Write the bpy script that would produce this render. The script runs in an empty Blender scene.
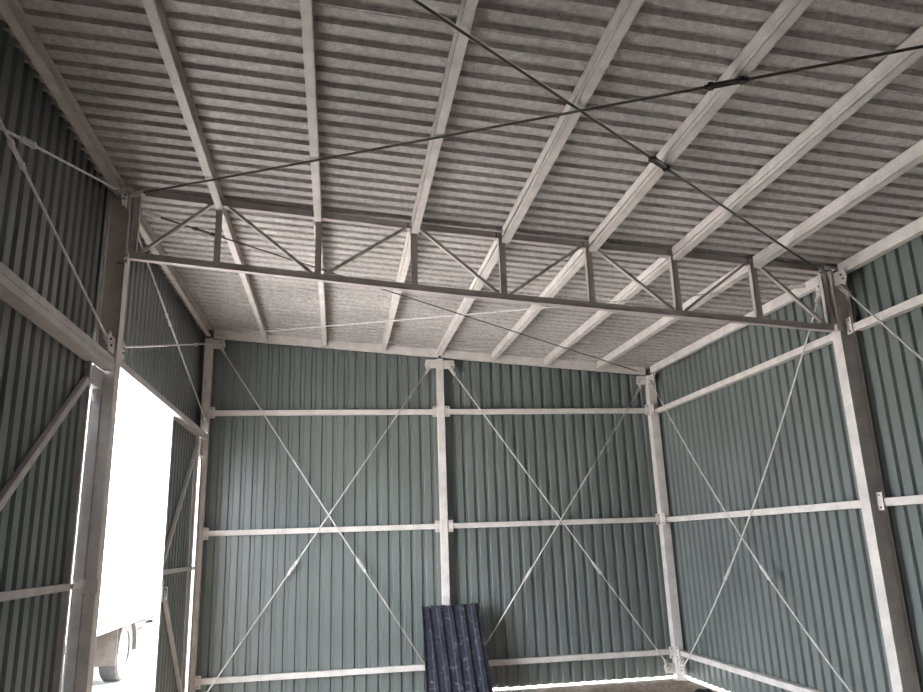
import bpy, bmesh, math, random
from mathutils import Vector as V, Matrix
random.seed(4)
C = bpy.context.scene.collection
S = 0.0805                      # fall of the roof towards the right wall
XL, XR, YB, YF = -1.80, 4.50, 9.785, -5.0

# ---------------------------------------------------------------- materials
def mat(name, col, rough=.5, metal=0., noise=None, bump=None, spec=.5):
    m = bpy.data.materials.new(name); m.use_nodes = True
    nt = m.node_tree; b = nt.nodes['Principled BSDF']
    b.inputs['Base Color'].default_value = (*col, 1)
    b.inputs['Roughness'].default_value = rough
    b.inputs['Metallic'].default_value = metal
    b.inputs['Specular IOR Level'].default_value = spec
    tc = nt.nodes.new('ShaderNodeTexCoord')
    if noise:
        prev = None
        for (scale, detail, lo, hi) in noise:
            n = nt.nodes.new('ShaderNodeTexNoise'); n.inputs['Scale'].default_value = scale
            n.inputs['Detail'].default_value = detail
            nt.links.new(tc.outputs['Object'], n.inputs['Vector'])
            r = nt.nodes.new('ShaderNodeValToRGB')
            r.color_ramp.elements[0].position = .32; r.color_ramp.elements[1].position = .68
            r.color_ramp.elements[0].color = (lo, lo, lo, 1); r.color_ramp.elements[1].color = (hi, hi, hi, 1)
            nt.links.new(n.outputs['Fac'], r.inputs['Fac'])
            mx = nt.nodes.new('ShaderNodeMix'); mx.data_type = 'RGBA'; mx.blend_type = 'MULTIPLY'
            mx.inputs[0].default_value = 1
            if prev is None: mx.inputs[6].default_value = (*col, 1)
            else: nt.links.new(prev, mx.inputs[6])
            nt.links.new(r.outputs['Color'], mx.inputs[7]); prev = mx.outputs[2]
        nt.links.new(prev, b.inputs['Base Color'])
    if bump:
        n = nt.nodes.new('ShaderNodeTexNoise'); n.inputs['Scale'].default_value = bump[0]; n.inputs['Detail'].default_value = 4
        nt.links.new(tc.outputs['Object'], n.inputs['Vector'])
        bp = nt.nodes.new('ShaderNodeBump'); bp.inputs['Strength'].default_value = bump[1]; bp.inputs['Distance'].default_value = bump[2]
        nt.links.new(n.outputs['Fac'], bp.inputs['Height']); nt.links.new(bp.outputs['Normal'], b.inputs['Normal'])
    return m
M = dict(
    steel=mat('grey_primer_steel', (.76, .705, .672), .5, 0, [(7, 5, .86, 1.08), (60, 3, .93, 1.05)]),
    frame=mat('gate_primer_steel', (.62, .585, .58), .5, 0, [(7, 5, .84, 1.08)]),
    truss=mat('shade_darkened_truss_primer', (.56, .505, .48), .5, 0, [(7, 5, .86, 1.08)]),  # primer colour darkened to stand in for shade on the truss fronts
    rod=mat('galvanised_rod', (.80, .77, .75), .6, .0, [(30, 3, .8, 1.1)]),
    drod=mat('dark_rod', (.11, .095, .085), .95, 0, [(30, 3, .8, 1.1)]),  # darker and rougher than the other rod material
    dark=mat('black_iron', (.035, .033, .032), .45, .4),
    bolt=mat('bolt_steel', (.20, .18, .17), .45, .6),
    roof=mat('galvanised_roof_sheet', (.54, .510, .492), .55, .06, [(1.3, 6, .84, 1.1), (24, 6, .78, 1.16), (130, 3, .74, 1.18)], (40, .12, .002)),
    wall=mat('grey_green_wall_sheet', (.176, .197, .190), .30, 0, [(.9, 5, .88, 1.08), (50, 3, .93, 1.06)], (3, .10, .004)),
    navy=mat('dark_navy_sheet', (.036, .038, .056), .33, 0, [(9, 6, .75, 1.3)]),
    floor=mat('packed_earth', (.36, .275, .21), .9, 0, [(1.5, 6, .75, 1.15), (22, 8, .5, 1.35)], (18, .8, .03)),
    ground=mat('pale_sandy_ground', (.62, .585, .55), .95, 0, [(.7, 6, .85, 1.1), (9, 6, .85, 1.1)], (12, .4, .02)),
    white=mat('white_truck_paint', (.80, .80, .79), .35),
    rubber=mat('tyre_rubber', (.022, .020, .019), .8, 0, [(20, 4, .7, 1.3)]),
    flap=mat('dusty_mud_flap', (.05, .040, .034), .8, 0, [(8, 5, .8, 1.2)]),
    chassis=mat('chassis_brown', (.03, .022, .018), .7),
    glass=mat('cab_glass', (.05, .06, .07), .08),
    rag=mat('dark_cloth', (.012, .012, .013), .95),
)
def dusty(m):
    """white scuffs and dust specks on the leaning sheets"""
    nt = m.node_tree; b = nt.nodes['Principled BSDF']; tc = nt.nodes.new('ShaderNodeTexCoord')
    n = nt.nodes.new('ShaderNodeTexNoise'); n.inputs['Scale'].default_value = 20; n.inputs['Detail'].default_value = 9
    nt.links.new(tc.outputs['Object'], n.inputs['Vector'])
    r = nt.nodes.new('ShaderNodeValToRGB'); r.color_ramp.elements[0].position = .57; r.color_ramp.elements[1].position = .72
    nt.links.new(n.outputs['Fac'], r.inputs['Fac'])
    mx = nt.nodes.new('ShaderNodeMix'); mx.data_type = 'RGBA'
    src = b.inputs['Base Color'].links[0].from_socket
    nt.links.new(r.outputs['Color'], mx.inputs[0]); nt.links.new(src, mx.inputs[6]); mx.inputs[7].default_value = (.22, .22, .23, 1)
    nt.links.new(mx.outputs[2], b.inputs['Base Color'])
dusty(M['navy'])

# ---------------------------------------------------------------- mesh helpers
class MB:
    def __init__(s): s.b = bmesh.new()
    def hexa(s, c):                                   # 8 corners: bottom ring then top ring
        v = [s.b.verts.new(p) for p in c]
        for f in ((3, 2, 1, 0), (4, 5, 6, 7), (0, 1, 5, 4), (1, 2, 6, 5), (2, 3, 7, 6), (3, 0, 4, 7)):
            s.b.faces.new([v[i] for i in f])
    def box(s, x0, x1, y0, y1, z0, z1, shear=0, ty=0, d0=0):      # shear: z falls with x; ty: z rises with y; d0 drops the lower face at y near the truss
        q = lambda x, y, z: (x, y, z - shear * x + ty * max(0, y - 5.6) - (d0 * max(0, 1 - abs(y - 5.6) / 3.6)))
        s.hexa([q(x0, y0, z0), q(x1, y0, z0), q(x1, y1, z0), q(x0, y1, z0), q(x0, y0, z1), q(x1, y0, z1), q(x1, y1, z1), q(x0, y1, z1)])
        return s
    def bar(s, p0, p1, w, h, side=(0, 1, 0)):         # w along 'side', h across
        p0, p1 = V(p0), V(p1); d = (p1 - p0).normalized(); a = V(side); a = (a - d * a.dot(d)).normalized(); b = d.cross(a)
        a *= w / 2; b *= h / 2
        s.hexa([p0 - a - b, p0 + a - b, p0 + a + b, p0 - a + b, p1 - a - b, p1 + a - b, p1 + a + b, p1 - a + b])
        return s
    def cyl(s, p0, p1, r, n=10, r1=None):
        p0, p1 = V(p0), V(p1); d = p1 - p0
        q = d.to_track_quat('Z', 'Y').to_matrix().to_4x4(); q.translation = (p0 + p1) / 2
        bmesh.ops.create_cone(s.b, cap_ends=True, segments=n, radius1=r, radius2=r if r1 is None else r1, depth=d.length, matrix=q)
        return s
    def prism(s, pts, off):                           # planar outline pushed along off
        a = [s.b.verts.new(p) for p in pts]; b = [s.b.verts.new(V(p) + V(off)) for p in pts]; n = len(a)
        s.b.faces.new(a[::-1]); s.b.faces.new(b)
        for i in range(n): s.b.faces.new([a[i], a[(i + 1) % n], b[(i + 1) % n], b[i]])
        return s
    def build(s, name, m, parent=None, bev=0, smooth=False):
        bmesh.ops.recalc_face_normals(s.b, faces=s.b.faces[:])
        me = bpy.data.meshes.new(name); s.b.to_mesh(me); s.b.free()
        o = bpy.data.objects.new(name, me); C.objects.link(o); me.materials.append(M[m])
        if parent:
            o.parent = parent; o.matrix_parent_inverse = Matrix.Translation(-parent.location)
        if smooth:
            for p in me.polygons: p.use_smooth = True
        if bev:
            b = o.modifiers.new('Bevel', 'BEVEL'); b.width = bev; b.segments = 2; b.limit_method = 'ANGLE'
        return o
def tag(o, label, cat, group=None):
    o['label'] = label; o['category'] = cat
    if group: o['group'] = group
    return o
def thing(name, label, cat, loc, group=None):
    o = bpy.data.objects.new(name, None); C.objects.link(o); o.location = loc; o.empty_display_size = .1
    return tag(o, label, cat, group)
def struct(o): o['kind'] = 'structure'; return o

# trapezoidal sheet: P(u, v, w) maps profile (u across ribs, v along ribs, w towards the room) to space
PITCH = .1412
def corr(mb, u0, u1, vfun, P, start=0., pitch=PITCH, h=.022, sheet=8, th=.0015, seams=True):
    flat, fl, gr = pitch * .54, pitch * .08, pitch * .30
    k0 = math.floor((u0 - start) / pitch) - 1; k = k0
    pts = []
    while True:
        a = start + k * pitch
        off = 0
        for (du, w) in ((0, 0), (flat, 0), (flat + fl, -h), (flat + fl + gr, -h)):
            pts.append((a + du, w))
            if seams and w == 0 and du == 0 and (k % sheet) == 0:      # lapped edge of the next sheet
                pts.append((a + .012, 0)); pts.append((a + .0125, -.005)); pts.append((a + .0155, -.005)); pts.append((a + .016, 0))
        if a > u1 + pitch: break
        k += 1
    # clip
    out = []
    for (a, b) in zip(pts, pts[1:]):
        if b[0] <= u0 or a[0] >= u1: continue
        def at(u): t = (u - a[0]) / (b[0] - a[0]); return (u, a[1] + t * (b[1] - a[1]))
        A = a if a[0] >= u0 else at(u0); B = b if b[0] <= u1 else at(u1)
        if not out: out.append(A)
        out.append(B)
    bm = mb.b; rows = []
    for (u, w) in out:
        v0, v1 = vfun(u)
        rows.append([bm.verts.new(P(u, v0, w)), bm.verts.new(P(u, v1, w)), bm.verts.new(P(u, v1, w - th)), bm.verts.new(P(u, v0, w - th))])
    for r, q in zip(rows, rows[1:]):
        for i in range(4): bm.faces.new([r[i], r[(i + 1) % 4], q[(i + 1) % 4], q[i]])
    bm.faces.new(rows[0]); bm.faces.new(rows[-1][::-1])
    return mb

# ---------------------------------------------------------------- shell
RZ = 4.41                                              # underside of the roof sheet at x = 0
TY = .010                                              # the roof also rises slightly towards the back wall
def roof_z(x, y=5.6): return RZ - S * x + TY * max(0, y - 5.6)
m = MB()
corr(m, YF - .1, YB + .15, lambda u: (-1.835, 4.62), lambda u, v, w: (v, u, roof_z(v, u) - w), start=3.343 * .98 - PITCH * .6, pitch=.1405, h=.027)
struct(m.build('ceiling', 'roof'))
m = MB(); corr(m, XL - .02, XR + .02, lambda u: (-.018, roof_z(u, YB) + .018), lambda u, v, w: (u, YB - w, v), start=-1.435, pitch=.1435, h=.026)
struct(m.build('wall_back', 'wall'))
m = MB(); corr(m, YF, YB, lambda u: (-.018, roof_z(XR, u) + .018), lambda u, v, w: (XR - w, u, v), start=6.10, pitch=.1425, h=.026)
struct(m.build('wall_right', 'wall'))
m = MB()
Pl = lambda u, v, w: (XL + w, u, v)
corr(m, YF, 5.57, lambda u: (3.13, roof_z(XL, u) + .029), Pl, start=5.20)
corr(m, 5.57, YB, lambda u: (3.24, roof_z(XL, u) + .029), Pl, start=5.20)
corr(m, YF, 1.80, lambda u: (0, 3.13), Pl, start=5.20)
m.box(XL - .004, XL + .02, YF, 1.80, 3.12, 3.14).box(XL, -1.73, 7.92, YB, 3.175, 3.25).box(XL - .01, XL, 9.55, YB, 0, 3.26)  # last two boxes: fillers added to block light leaking round the far leaf
struct(m.build('wall_left', 'wall'))
m = MB(); corr(m, XL, XR, lambda u: (0, roof_z(u, YF)), lambda u, v, w: (u, YF + w, v)); struct(m.build('wall_front', 'wall'))
# earth floor with a low uneven surface
m = MB(); b = m.b; nx, ny = 60, 80; g = []
for j in range(ny + 1):
    row = []
    for i in range(nx + 1):
        x = XL + .02 + (XR - XL - .04) * i / nx; y = YF + (YB - YF - .0) * j / ny
        e = 0 if i in (0, nx) or j in (0, ny) else random.uniform(-.010, .008)
        row.append(b.verts.new((x, y, e - .042)))
    g.append(row)
for j in range(ny):
    for i in range(nx): b.faces.new([g[j][i], g[j][i + 1], g[j + 1][i + 1], g[j + 1][i]])
m.box(XL + .02, XR - .02, YF, YB, -.24, -.06)
struct(m.build('floor', 'floor'))
m = MB()
m.box(-60, XL + .02, -40, 80, -.30, -.10).box(XR - .02, 60, -40, 80, -.30, -.10).box(XL + .02, XR - .02, YB, 80, -.30, -.10).box(XL + .02, XR - .02, -40, YF, -.30, -.10)
struct(m.build('ground', 'ground'))

# ---------------------------------------------------------------- columns
def bolts(mb, pts, nrm, r=.009, l=.010):
    for p in pts: p = V(p); mb.cyl(p, p + V(nrm) * l, r, 6)
def each_bolt(par, pts, nrm, r, l):
    for p in pts: MB().cyl(V(p), V(p) + V(nrm) * l, r, 6).build('bolt', 'bolt', par)
def bracket(parent, p, out, nrm, L=.07, hgt=.145, name='rail_bracket'):
    """plate beside the column: p centre on the column flank, out = direction away from it, nrm = facing the room"""
    p, o, n = V(p), V(out), V(nrm)
    c = p + o * (L / 2); a = MB()
    a.bar(c - V((0, 0, hgt / 2)), c + V((0, 0, hgt / 2)), L, .006, side=out)
    a.bar(p + n * -.02 - V((0, 0, hgt / 2)), p + n * -.02 + V((0, 0, hgt / 2)), .006, .05, side=out)
    br = a.build(name, 'steel', parent)
    each_bolt(br, [c + V((0, 0, s * hgt * .34)) for s in (-1, 1)], n, .008, .012)
def gusset(parent, p, out, down, nrm, sz=.16):
    p, o, d, n = V(p), V(out), V(down), V(nrm)
    a = MB(); a.prism([p, p + o * sz * .9, p + o * sz + d * sz * .5, p + o * sz * .8 + d * sz * .95, p + o * sz * .5 + d * sz * .75, p + d * sz * .75], n * -.008)
    g = a.build('gusset_plate', 'steel', parent)
    each_bolt(g, [p + o * sz * .62 + d * sz * .28, p + o * sz * .75 + d * sz * .55], n, .009, .012)
RAILZ = ((3.442, 3.508), (1.94, 2.005), (.255, .32))
def tube_column(x0, x1, y0, y1, top, label, brs, gs, grp):
    t = thing('steel_column', label, 'column', ((x0 + x1) / 2, (y0 + y1) / 2, 0), grp)
    MB().box(x0, x1, y0, y1, -.030, top).build('shaft', 'steel', t, .006)
    cx, cy = (x0 + x1) / 2, (y0 + y1) / 2
    MB().box(cx - .10, cx + .10 if cx < 4 else XR - .03, cy - .10, min(cy + .10, YB - .02), -.040, -.026).build('base_plate', 'steel', t)
    for a in brs: bracket(t, *a)
    for a in gs: gusset(t, *a)
    return t
zc = [(a + b) / 2 for a, b in RAILZ]
Yc = 9.66
tube_column(-1.72, -1.62, Yc, Yc + .10, 4.46, 'pale grey corner column where the left and back walls meet',
            [((-1.62, Yc + .02, z), (1, 0, 0), (0, -1, 0)) for z in zc],
            [((-1.62, Yc + .012, 4.44), (1, 0, 0), (0, 0, -1), (0, -1, 0)), ((-1.62, Yc + .012, .04), (1, 0, 0), (0, 0, 1), (0, -1, 0))], 'columns along the back wall')
tube_column(1.325, 1.42, Yc, Yc + .10, 4.205, 'pale grey column in the middle of the back wall, behind the leaning navy sheets',
            [((1.325, Yc + .02, z), (-1, 0, 0), (0, -1, 0)) for z in zc] + [((1.42, Yc + .02, z), (1, 0, 0), (0, -1, 0)) for z in zc],
            [((1.325, Yc + .012, 4.19), (-1, 0, 0), (0, 0, -1), (0, -1, 0)), ((1.42, Yc + .012, 4.18), (1, 0, 0), (0, 0, -1), (0, -1, 0)),
             ((1.325, Yc + .012, .04), (-1, 0, 0), (0, 0, 1), (0, -1, 0)), ((1.42, Yc + .012, .04), (1, 0, 0), (0, 0, 1), (0, -1, 0))], 'columns along the back wall')
tube_column(4.34, 4.46, Yc - .03, Yc + .09, 3.97, 'pale grey corner column where the back and right walls meet',
            [((4.34, Yc + .0, z), (-1, 0, 0), (0, -1, 0)) for z in zc] + [((4.36, Yc - .03, z), (0, -1, 0), (-1, 0, 0)) for z in zc],
            [((4.34, Yc + .0, 3.96), (-1, 0, 0), (0, 0, -1), (0, -1, 0)), ((4.36, Yc - .03, 3.96), (0, -1, 0), (0, 0, -1), (-1, 0, 0)),
             ((4.34, Yc + .0, .04), (-1, 0, 0), (0, 0, 1), (0, -1, 0)), ((4.36, Yc - .03, .04), (0, -1, 0), (0, 0, 1), (-1, 0, 0))], 'columns along the back wall')
def i_column(xi, xo, top, label, brs, gs):
    s = 1 if xo > xi else -1
    t = thing('steel_column', label, 'column', ((xi + xo) / 2, 5.60, 0), 'columns carrying the roof truss')
    y0, y1 = 5.542, 5.658
    MB().box(*sorted((xi, xi + s * .010)), y0, y1, -.030, top).build('inner_flange', 'steel', t, .002)
    MB().box(*sorted((xo - s * .010, xo)), y0, y1, -.030, top).build('outer_flange', 'steel', t, .002)
    MB().box(*sorted((xi + s * .010, xo - s * .010)), 5.575, 5.587, -.030, top).build('web', 'steel', t)
    MB().box(min(xi, xo) - .0, max(xi, xo), y0 - .03, y1 + .03, -.040, -.026).build('base_plate', 'steel', t)
    for a in brs: bracket(t, *a)
    for a in gs: gusset(t, *a)
    return t
cl = i_column(-1.60, -1.755, 4.50, 'tall pale grey column on the left wall, under the left end of the truss',
         [], [((-1.62, 5.545, 4.46), (0, -1, 0), (0, 0, -1), (1, 0, 0)), ((-1.62, 5.655, 4.46), (0, 1, 0), (0, 0, -1), (1, 0, 0)),
              ((-1.62, 5.545, 3.18), (0, -1, 0), (0, 0, 1), (1, 0, 0)), ((-1.62, 5.655, 3.20), (0, 1, 0), (0, 0, 1), (1, 0, 0))])
a = MB(); a.box(-1.70, -1.585, 5.515, 5.541, 1.52, 1.61); a.box(-1.598, -1.582, 5.515, 5.60, 1.52, 1.61); a.build('latch_bracket', 'steel', cl, .003)
a = MB(); a.box(-1.66, -1.58, 5.53, 5.57, 3.90, 3.97); a.cyl((-1.60, 5.53, 3.935), (-1.60, 5.50, 3.935), .016, 8); a.build('truss_seat', 'steel', cl)
cr = i_column(4.33, 4.485, 4.00, 'tall pale grey column on the right wall, under the right end of the truss',
         [((4.40, 5.54, z), (0, -1, 0), (-1, 0, 0)) for z in zc],
         [((4.36, 5.543, 3.97), (0, -1, 0), (0, 0, -1), (-1, 0, 0)), ((4.36, 5.657, 3.97), (0, 1, 0), (0, 0, -1), (-1, 0, 0)),
          ((4.36, 5.657, .04), (0, 1, 0), (0, 0, 1), (-1, 0, 0))])
a = MB(); a.box(4.30, 4.36, 5.53, 5.60, 3.44, 3.50); a.build('truss_seat', 'steel', cr)

# ---------------------------------------------------------------- wall rails (girts)
def rail_mesh(p0, p1, zz, along, face, depth, side=1):
    pass
hgt = ('upper', 'middle', 'lowest')
def rail(label, x0, x1, y0, y1, z0, z1, grp, axis):
    """box section with a rolled groove on the room side"""
    m = MB(); h = z1 - z0
    if axis == 'x': m.box(x0, x1, y0, y1, z0, z1).box(x0, x1, y0 - .006, y0, z0 + h * .30, z1)
    else: m.box(x0, x1, y0, y1, z0, z1).box(x0 - .006, x0, y0, y1, z0 + h * .30, z1)
    o = m.build('wall_rail', 'steel', None, .007)
    return tag(o, label, 'wall rail', grp)
for i, (z0, z1) in enumerate(RAILZ):
    rail('%s horizontal rail of the back wall, left of the middle column' % hgt[i], -1.612, 1.318, 9.706, 9.764, z0, z1, 'rails of the back wall', 'x')
    rail('%s horizontal rail of the back wall, right of the middle column' % hgt[i], 1.427, 4.333, 9.706, 9.764, z0, z1, 'rails of the back wall', 'x')
    rail('%s horizontal rail of the right wall, beyond the truss column' % hgt[i], 4.40, 4.478, 5.665, 9.62, z0 - (.03, .01, .01)[i], z1 - (.034, .01, .01)[i], 'rails of the right wall', 'y')
for i, (z0, z1) in enumerate(RAILZ[:2]):
    rail('%s horizontal rail of the right wall, nearer than the truss column' % hgt[i], 4.405, 4.478, 1.75, 5.46, z0 - (.028, .01)[i], z1 - (.028, .01)[i], 'rails of the right wall', 'y')
# roof edge beams
m = MB(); m.box(4.385, 4.455, 1.0, 5.50, 3.945, roof_z(4.45) - .004, 0, .012)
for k in range(12): [m.cyl((4.386, yy, zz), (4.379, yy, zz), .007, 6) for yy, zz in ((1.6 + k * .33, 4.03), (1.75 + k * .33, 3.985))]
tag(m.build('eave_beam', 'steel', None, .012), 'pale eave beam along the top of the right wall, nearer than the truss', 'eave beam', 'eave beams of the right wall')
m = MB(); m.box(4.385, 4.455, 5.665, 9.62, 3.945, roof_z(4.45) - .004, 0, .012)
tag(m.build('eave_beam', 'steel', None, .012), 'pale eave beam along the top of the right wall, beyond the truss', 'eave beam', 'eave beams of the right wall')
def cbeam(name, x0, x1, y0, y1, b, label, cat, grp, sag=0):
    """C section running along y under the roof, open to the right; flanges follow the roof pitch"""
    m = MB(); t = .004; top = RZ - .002
    yl, yh = (y0, y1)
    cuts = [y0] + [y for y in (2.0, 9.2) if y0 < y < y1] + [y1]
    for ya, yb in zip(cuts, cuts[1:]):
        lo = lambda q0, q1, za, zb: m.box(q0, q1, ya, yb, za, zb, S, TY, sag)
        m.box(x0, x0 + t, ya, yb, b + .03, top, S, TY); lo(x0, x0 + t, b, b + .032)
        lo(x1 - t, x1, b, b + .016); m.box(x1 - t, x1, ya, yb, top - .016, top, S, TY)
        lo(x0, x1, b, b + t); m.box(x0, x1, ya, yb, top - t, top, S, TY)
    for yy in (y0 + .05, y1 - .05):
        for k in (.35, .65): q = b + (top - b) * k - S * x0 + TY * max(0, yy - 5.6); m.cyl((x0 - .006, yy, q), (x0, yy, q), .008, 6)
    return tag(m.build(name, 'steel'), label, cat, grp)
cbeam('eave_beam', -1.705, -1.645, 1.0, 5.53, RZ - .105, 'grey eave beam along the top of the left wall, nearer than the truss', 'eave beam', 'eave beams of the left wall')
cbeam('eave_beam', -1.705, -1.645, 5.67, 9.65, RZ - .105, 'grey eave beam along the top of the left wall, beyond the truss', 'eave beam', 'eave beams of the left wall')
# ---------------------------------------------------------------- purlins
SAG = (.012, .024, .034, .032, .024, .014, .006)
PX = (-.945, -.18, .605, 1.365, 2.12, 2.875, 3.63)
order = ('first', 'second', 'third', 'fourth', 'fifth', 'sixth', 'seventh')
for i, x in enumerate(PX):
    cbeam('roof_purlin', x - .020, x + .038, .6, 5.565, RZ - .098, '%s roof purlin counted from the left wall, in the bay nearer than the truss' % order[i], 'purlin', 'purlins in the nearer roof bay', SAG[i])
    cbeam('roof_purlin', x - .028, x + .030, 5.637, 9.655, RZ - .098, '%s roof purlin counted from the left wall, in the bay between truss and back wall' % order[i], 'purlin', 'purlins in the far roof bay', SAG[i])
# beams along the top of the back wall
for (x0, x1, lab) in ((-1.615, 1.36, 'left half'), (1.39, 4.34, 'right half')):
    m = MB(); m.box(x0, x1, 9.662, 9.72, 4.334 - .041, RZ - .003, S, TY)
    tag(m.build('roof_edge_beam', 'steel', None, .004), 'sloping pale beam at the top of the back wall, %s' % lab, 'beam', 'sloping beams on top of the back wall')

# ---------------------------------------------------------------- truss
t = thing('roof_truss', 'dark grey steel lattice truss spanning the hall under the roof', 'truss', (1.35, 5.60, 3.7))
NX = (-1.565, -.94, -.165, .605, 1.345, 2.10, 2.87, 3.612, 4.29)
BZ = 3.818; TZ = 4.352
DIP = (0, .010, .020, .027, .027, .022, .016, .012, .008)
def dip(x):
    for a, b, p, q in zip(NX, NX[1:], DIP, DIP[1:]):
        if a <= x <= b: return p + (q - p) * (x - a) / (b - a)
    return 0
def chord(z0, z1, s, name):
    m = MB()
    for a, b, p, q in zip(NX, NX[1:], DIP, DIP[1:]):
        if a == NX[0]: a -= .02
        if b == NX[-1]: b += .02
        for (ya, yb, za, zb) in ((5.572, 5.580, z0, z1), (5.572, 5.630, z0, z0 + .006), (5.622, 5.630, z0, z1)):
            P = lambda x, y, z, d: (x, y, z - s * x - d)
            zt = 0
            m.hexa([P(a, ya, za, p), P(b, ya, za, q), P(b, yb, za, q), P(a, yb, za, p), P(a, ya, zb, p * (1 - zt)), P(b, ya, zb, q * (1 - zt)), P(b, yb, zb, q * (1 - zt)), P(a, yb, zb, p * (1 - zt))])
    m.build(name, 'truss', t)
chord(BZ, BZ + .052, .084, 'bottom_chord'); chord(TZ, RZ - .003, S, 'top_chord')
def nz(x, top): return ((TZ + .004 - S * x) if top else (BZ + .048 - .084 * x)) - dip(x)
for i, x in enumerate(NX):
    m = MB(); m.box(x - .025, x + .025, 5.573, 5.581, nz(x, 0), nz(x, 1)); m.box(x - .025, x - .019, 5.573, 5.625, nz(x, 0), nz(x, 1))
    if i in (0, 8): m.box(x + .019, x + .025, 5.573, 5.625, nz(x, 0), nz(x, 1))
    m.build('end_post' if i in (0, 8) else 'vertical_strut', 'truss', t)
for i in range(8):
    xa, xb = NX[i] + .055, NX[i + 1] - .055
    up = i % 2 == 0
    p0 = V((xa, 5.597, nz(xa, not up) + (.0 if up else -.0))); p1 = V((xb, 5.597, nz(xb, up)))
    m = MB(); m.bar(p0, p1, .032, .005, side=(0, 1, 0)); d = (p1 - p0).normalized()
    n = d.cross(V((0, 1, 0))); m.bar(p0 + n * .010 - V((0, .014, 0)), p1 + n * .010 - V((0, .014, 0)), .005, .020, side=(0, 1, 0))
    m.build('diagonal_strut', 'truss', t)
for x in NX[1:-1]:
    each_bolt(t, [(x - .05, 5.572, TZ + .02 - S * x - dip(x)), (x - .05, 5.572, TZ + .04 - S * x - dip(x))], (0, -1, 0), .007, .01)

# ---------------------------------------------------------------- bracing rods
def rod(label, p0, p1, grp, tb=.35, r=.0085, m='rod', tbm='rod', nrm=(0, 1, 0), ts=1., sag=0.):
    p0, p1 = V(p0), V(p1); d = (p1 - p0).normalized(); L = (p1 - p0).length
    t = thing('bracing_rod', label, 'bracing rod', p0, grp)
    at = lambda q: p0 + d * L * q - V((0, 0, sag * 4 * q * (1 - q)))
    if not sag: MB().cyl(p0, p1, r, 8).build('rod', m, t, smooth=True)
    else:
        a = MB(); e1 = V(nrm).normalized(); rings = []
        for k in range(25):
            q = k / 24; tg = (at(min(1, q + .01)) - at(max(0, q - .01))).normalized(); e2 = tg.cross(e1)
            rings.append([a.b.verts.new(at(q) + e1 * r * math.cos(j * math.pi / 4) + e2 * r * math.sin(j * math.pi / 4)) for j in range(8)])
        for u, v in zip(rings, rings[1:]):
            for j in range(8): a.b.faces.new([u[j], u[(j + 1) % 8], v[(j + 1) % 8], v[j]])
        a.b.faces.new(rings[0]); a.b.faces.new(rings[-1][::-1]); a.build('rod', m, t, smooth=True)
    c = at(tb); dm = d; d = (at(tb + .01) - at(tb - .01)).normalized(); n = V(nrm); s = d.cross(n).normalized(); h = .072 * (.6 + .4 * ts)
    a = MB()
    for k in (-1, 1): a.bar(c - d * h + s * k * .015 * ts, c + d * h + s * k * .015 * ts, .008 * ts, .008 * ts, side=n)
    for k in (-1, 1): a.bar(c + d * (k * h - .014), c + d * (k * h + .014), .036 * ts, .022 * ts, side=s)
    tbk = a.build('turnbuckle', tbm, t, .003)
    for k in (-1, 1): MB().cyl(c + d * (k * h + k * .014), c + d * (k * h + k * .032), r * 1.7, 6).build('lock_nut', tbm, tbk)
    for (q, e) in ((p0, (at(.02) - p0).normalized()), (p1, (at(.98) - p1).normalized())):
        a = MB()
        for k in (-1, 1): a.bar(q - e * .03 + s * k * .012, q + e * .10 + s * k * .014, .03, .008, side=n)
        a.cyl(q - s * .026, q + s * .026, .008, 6)
        a.bar(q + e * .085, q + e * .11, .030, .034, side=n)
        a.build('clevis', 'steel', t)
YR = 9.655
rod('back wall rod in the left panel, falling from upper left to lower right', (-1.51, YR, 4.32), (1.24, YR, .09), 'back wall bracing rods', .66)
rod('back wall rod in the left panel, rising from lower left to upper right', (1.24, YR + .02, 4.09), (-1.53, YR + .02, .09), 'back wall bracing rods', .64)
rod('back wall rod in the right panel, falling from upper left to lower right', (1.51, YR, 4.06), (4.26, YR, .11), 'back wall bracing rods', .68)
rod('back wall rod in the right panel, rising from the navy sheets to the corner', (4.24, YR + .02, 3.80), (1.52, YR + .02, .05), 'back wall bracing rods', .66)
XRr = 4.345
rod('right wall rod running from the top of the corner column to lower right', (XRr, 9.54, 3.86), (XRr, 5.77, .09), 'right wall bracing rods', .60, nrm=(1, 0, 0), sag=.25)
rod('right wall rod running from the top of the truss column to lower left', (XRr + .02, 5.75, 3.88), (XRr + .02, 9.55, .09), 'right wall bracing rods', .615, nrm=(1, 0, 0), sag=.25)
rod('right wall rod at the right photo edge, nearer than the truss column', (XRr, 5.44, 3.80), (XRr, 2.20, .05), 'right wall bracing rods', .6, nrm=(1, 0, 0))
XLr = -1.645
rod('left wall rod at the photo edge, rising to the top of the truss column', (XLr, 5.42, 4.43), (XLr, 1.80, 3.25), 'left wall bracing rods', .44, .008, nrm=(1, 0, 0))
rod('left wall rod at the photo edge, falling to the thick gate header', (XLr + .01, 5.47, 3.25), (XLr + .01, 1.85, 4.30), 'left wall bracing rods', .49, .008, nrm=(1, 0, 0))
rod('steep looking rod above the open gateway, falling to the far corner column', (XLr, 5.71, 4.38), (XLr, 9.58, 3.36), 'left wall bracing rods', .40, nrm=(1, 0, 0))
rod('nearly level looking rod above the open gateway, reaching the far corner top', (XLr + .01, 5.73, 3.285), (XLr + .01, 9.58, 4.36), 'left wall bracing rods', .75, nrm=(1, 0, 0))
rr = lambda x, y: (x, y, 4.28 - S * x + TY * max(0, y - 5.6))
rod('dark rod under the nearer roof bay, running from truss left end rightwards', rr(-1.55, 5.42), rr(4.22, 1.83), 'roof bracing rods', .625, .0085, 'drod', 'dark', nrm=(0, 0, 1), ts=1.3)
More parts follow.
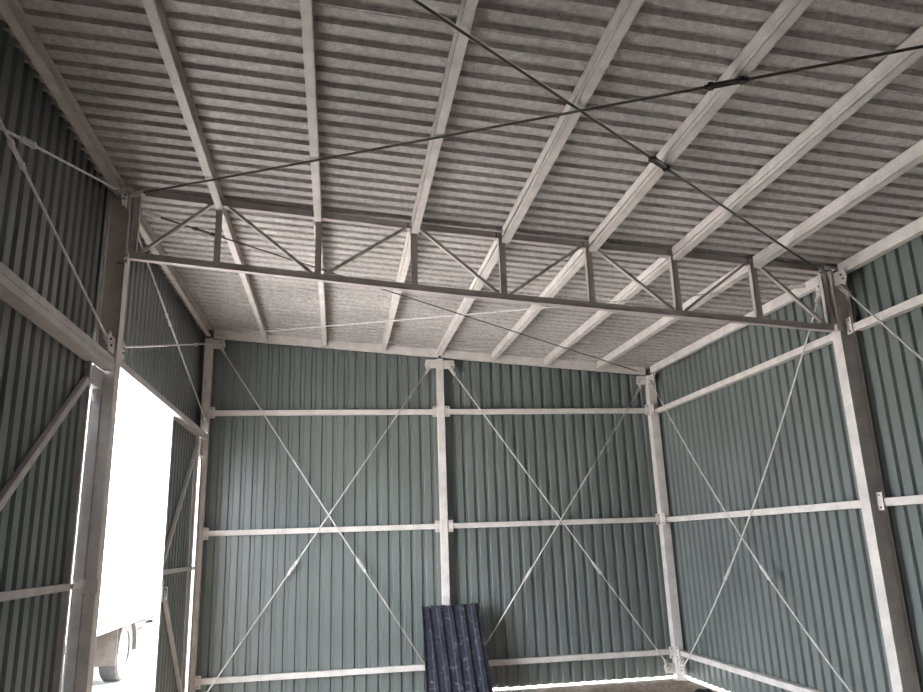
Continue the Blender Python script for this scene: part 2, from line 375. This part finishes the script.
rod('dark rod under the nearer roof bay, running from truss right end leftwards', rr(4.20, 5.46), rr(-1.50, 1.70), 'roof bracing rods', .375, .0085, 'drod', 'dark', nrm=(0, 0, 1), ts=1.3)
rod('dark thin rod under the far roof bay, ending at the far right corner', rr(-1.53, 5.74), rr(4.22, 9.52), 'roof bracing rods', .07, .007, 'drod', 'dark', nrm=(0, 0, 1))
rod('pale thin rod under the far roof bay, ending at the far left corner', rr(4.22, 5.80), rr(-1.52, 9.46), 'roof bracing rods', .89, .007, 'rod', 'rod', nrm=(0, 0, 1))

# ---------------------------------------------------------------- gates in the left wall
m = MB(); m.box(-1.680, -1.612, 1.75, 5.54, 3.055, 3.155).box(-1.612, -1.606, 1.75, 5.54, 3.10, 3.12)
m.box(-1.80, -1.68, 1.75, 5.54, 3.12, 3.15)
tag(m.build('gate_header', 'frame', None, .006), 'thick pale tube over the shut gate, entering at the left photo edge', 'header', 'gate headers')
m = MB(); m.box(-1.665, -1.612, 5.66, 9.655, 3.125, 3.185)
tag(m.build('gate_header', 'frame', None, .005), 'pale tube over the bright open gateway, reaching the far corner', 'header', 'gate headers')
for (x0, x1, y0, y1, lab, hy) in ((-1.744, -1.683, 5.543, 5.574, 'narrow gate post set into the truss column beside the shut leaf', 5.52),
                              (-1.76, -1.665, 9.535, 9.640, 'square gate post standing before the far left corner column', 9.50)):
    t = thing('gate_post', lab, 'gate post', ((x0 + x1) / 2, (y0 + y1) / 2, 0), 'gate posts')
    MB().box(x0, x1, y0, y1, -.025, 2.89).build('post', 'frame', t, .003)
    MB().box(x0, x1, hy - (.195 if y0 < 6 else .035), y1, 2.915, 3.05 if y0 < 6 else 3.12).build('corner_plate', 'frame', t)
    MB().cyl((-1.72, hy, 2.83), (-1.72, hy, 2.91), .014, 8).box(-1.73, -1.71, hy, y0, 2.855, 2.875).build('hinge', 'steel', t)
def leaf(y0, y1, label, hinge_hi=True, lock=False, bar_to=None, dx=0, top=3.10, dz=0):
    xf0, xf1 = -1.722, -1.682
    t = thing('gate_leaf', label, 'gate', (-1.70, (y0 + y1) / 2, .06), 'gate leaves in the left wall')
    m = MB(); corr(m, y0 + .003, y1 - .003, lambda u: (.07, top), lambda u, v, w: (-1.726 + w, u, v), start=y1 - .18, pitch=.1425, h=.020, seams=False); m.build('sheeting', 'wall', t)
    m = MB()
    for y in (y0, y1 - .04): m.box(xf0, xf1, y, y + .04, .06, top)
    for z in (.06, top - .04): m.box(xf0, xf1, y0 + .04, y1 - .04, z, z + .04)
    m.build('leaf_frame', 'frame', t, .004)
    MB().box(xf0 + .004, xf1 + .004, y0 + .04, y1 - .04, 1.555, 1.60).build('middle_rail', 'frame', t, .004)
    yh, yl = (y1 - .05, y0 + .05) if hinge_hi else (y0 + .05, y1 - .05)
    for (za, zb) in ((3.00 + dz, 1.66 + dz), (.16, 1.50)):
        MB().bar((-1.700, yh, za), (-1.700, yl, zb), .036, .05, side=(1, 0, 0)).build('brace', 'frame', t, .004)
    if lock:
        MB().box(-1.680, -1.664, y0 + .002, y0 + .045, 1.30, 1.46).build('lock', 'dark', t, .003)
        MB().cyl((-1.66, y0 + .02, 1.32), (-1.63, y0 + .02, 1.32), .006, 8).cyl((-1.63, y0 + .02, 1.32), (-1.63, y0 + .02, 1.44), .006, 8).cyl((-1.63, y0 + .02, 1.44), (-1.66, y0 + .02, 1.44), .006, 8).build('handle', 'dark', t)
    if bar_to: MB().box(-1.685, -1.655, y1 - .04, bar_to, 1.56, 1.595).build('cross_bar', 'frame', t, .003)
    t.location.x += dx
leaf(3.55, 5.308, 'shut gate leaf with diagonal braces beside the truss column, at the left photo edge', True, bar_to=5.512, dz=-.07)
leaf(1.80, 3.53, 'second shut gate leaf, farther left and nearer than the one at the truss column', False)
leaf(3.88, 5.58, 'added unseen gate leaf folded back outside, limiting light through the hinge gap', True, dx=-.155)  # unseen leaf, added to cut the light entering beside the shut leaf
leaf(7.92, 9.455, 'narrow gate leaf with K-shaped braces between the bright opening and the far corner', True, lock=True, bar_to=9.53, top=3.17)

# ---------------------------------------------------------------- leaning navy sheets
def leaning(x0, width, yb, yt, ztop, tilt, label, nm='metal_sheet', slot=0):
    t = MB(); L = math.hypot(ztop, yt - yb); d = V((0, yt - yb, ztop)).normalized(); n = V((0, -d.z, d.y))
    ex = V((1, 0, 0)); R = Matrix.Rotation(tilt, 3, n)
    o = V((x0 + width / 2, yb, -.012 + width / 2 * abs(math.sin(tilt))))
    P = lambda u, v, w: o + R @ (ex * (u - width / 2) + d * v) - n * w
    corr(t, 0, width, lambda u: (0, L), P, start=.02, pitch=.1435, h=.030, th=.002, seams=False)
    ob = t.build(nm, 'navy'); return tag(ob, label, 'metal sheet', 'dark sheets leaning on the back wall')
leaning(1.045, .70, 9.22, 9.585, 1.02, 0.0, 'hindmost dark navy ribbed sheet, its edge showing left of the tilted front one')
leaning(1.185, .645, 9.165, 9.525, 1.0, .062, 'front dusty dark navy ribbed sheet, leaning tilted in front of the middle column')

# small dark bundle on the floor near the right wall
b = MB()
bmesh.ops.create_icosphere(b.b, subdivisions=3, radius=.10, matrix=Matrix.Diagonal((1.2, .8, .45, 1)))
for v in b.b.verts: v.co *= 1 + .22 * math.sin(v.co.x * 55 + v.co.y * 33) * math.cos(v.co.y * 61 + v.co.z * 40)
o = b.build('rag', 'rag', None, smooth=True); o.location = (4.17, 8.60, -.005); tag(o, 'small black rag lying on the floor by the foot of the right wall', 'rag')

# ---------------------------------------------------------------- truck outside
t = thing('truck', 'white box truck parked outside, seen through the open gateway', 'truck', (-4.3, 13, -.05))
G = -.10
def wheel(x, y, s, r=.455, w=.26):
    m = MB(); a = m.b; n = 40; prof = [(r * .58, 0), (r * .93, 0), (r, .03), (r, w - .03), (r * .93, w), (r * .58, w)]
    rings = []
    for k in range(n):
        th = 2 * math.pi * k / n
        rings.append([a.verts.new((x - s * q[1], y + math.cos(th) * (q[0] - (.012 if (k % 2 and 2 <= j <= 3) else 0)), G + r + math.sin(th) * (q[0] - (.012 if (k % 2 and 2 <= j <= 3) else 0)))) for j, q in enumerate(prof)])
    for k in range(n):
        p, q = rings[k], rings[(k + 1) % n]
        for j in range(6): a.faces.new([p[j], p[(j + 1) % 6], q[(j + 1) % 6], q[j]])
    ty = m.build('wheel', 'rubber', t)
    m = MB(); m.cyl((x - s * .03, y, G + r), (x - s * .10, y, G + r), r * .58, 28); m.cyl((x - s * .0, y, G + r), (x - s * .06, y, G + r), .09, 16)
    for k in range(8): q = (math.cos(k * math.pi / 4) * .15, math.sin(k * math.pi / 4) * .15); m.cyl((x - s * .01, y + q[0], G + r + q[1]), (x - s * .05, y + q[0], G + r + q[1]), .015, 6)
    m.build('hub', 'white', ty)
for y in (12.82, 17.6):
    for x, s in ((-3.20, 1), (-5.35, -1)): wheel(x, y, s)
MB().box(-5.45, -3.14, 10.3, 16.6, .72, 3.1).build('cargo_box', 'white', t, .03)
MB().box(-5.46, -3.13, 10.29, 16.61, .72, .80).build('skirt_rail', 'white', t, .01)
MB().box(-5.0, -4.85, 10.4, 18.6, .50, .70).box(-3.75, -3.60, 10.4, 18.6, .50, .70).box(-5.0, -3.6, 12.72, 12.92, .32, .50).box(-5.0, -3.6, 17.5, 17.7, .32, .50).build('chassis', 'chassis', t)
for x0, x1 in ((-3.60, -3.16), (-5.42, -4.98)):
    MB().box(x0, x1, 12.19, 12.205, .20, .72).build('mud_flap', 'flap', t)
    m = MB()
    for k in range(12):
        a0, a1 = math.radians(-10 + k * 16), math.radians(-10 + (k + 1) * 16)
        f = lambda a, r: (12.82 + math.cos(a) * r, G + .455 + math.sin(a) * r * .9)
        (ya, za), (yb, zb), (yc, zc_), (yd, zd) = f(a0, .54), f(a1, .54), f(a1, .50), f(a0, .50)
        m.prism([(x0, ya, za), (x0, yb, zb), (x0, yc, zc_), (x0, yd, zd)], (x1 - x0, 0, 0))
    m.build('fender', 'flap', t)
MB().box(-3.62, -3.17, 13.6, 15.2, .16, .44).build('side_locker', 'white', t, .02)
MB().cyl((-3.45, 13.5, .58), (-3.45, 14.6, .58), .12, 20).build('air_tank', 'chassis', t)
m = MB(); m.prism([(-5.4, 16.7, .45), (-5.4, 18.9, .45), (-5.4, 18.9, 1.35), (-5.4, 18.45, 2.3), (-5.4, 16.7, 2.35)], (2.15, 0, 0)); m.build('cab', 'white', t, .05)
MB().box(-3.255, -3.245, 17.5, 18.35, 1.4, 2.05).build('window', 'glass', t)

# ---------------------------------------------------------------- light and camera
w = bpy.data.worlds.new('World'); bpy.context.scene.world = w; w.use_nodes = True
bg = w.node_tree.nodes['Background']; bg.inputs['Color'].default_value = (.86, .93, 1.0, 1); bg.inputs['Strength'].default_value = 6.0
sun = bpy.data.lights.new('Sun', 'SUN'); sun.energy = 10; sun.angle = .02; sun.color = (1, .965, .92)
so = bpy.data.objects.new('Sun', sun); C.objects.link(so)
so.rotation_euler = V((-.18, -.55, -.85)).to_track_quat('-Z', 'Y').to_euler()
cam = bpy.data.cameras.new('Camera'); co = bpy.data.objects.new('Camera', cam); C.objects.link(co)
cam.sensor_width = 36; cam.lens = 733.689 / 923 * 36; cam.clip_start = .05
ya, pi_, ro = 0.172182, 0.260483, -0.0356001
fwd = V((math.sin(ya) * math.cos(pi_), math.cos(ya) * math.cos(pi_), math.sin(pi_)))
rt = V((math.cos(ya), -math.sin(ya), 0)); up = rt.cross(fwd)
r2 = rt * math.cos(ro) + up * math.sin(ro); u2 = up * math.cos(ro) - rt * math.sin(ro)
mw = Matrix((r2, u2, -fwd)).transposed().to_4x4(); mw.translation = (0, 0, 1.77)
co.matrix_world = mw
sc = bpy.context.scene; sc.camera = co
sc.view_settings.view_transform = 'Standard'; sc.view_settings.look = 'None'; sc.view_settings.gamma = 1
sc.view_settings.exposure = 1.75
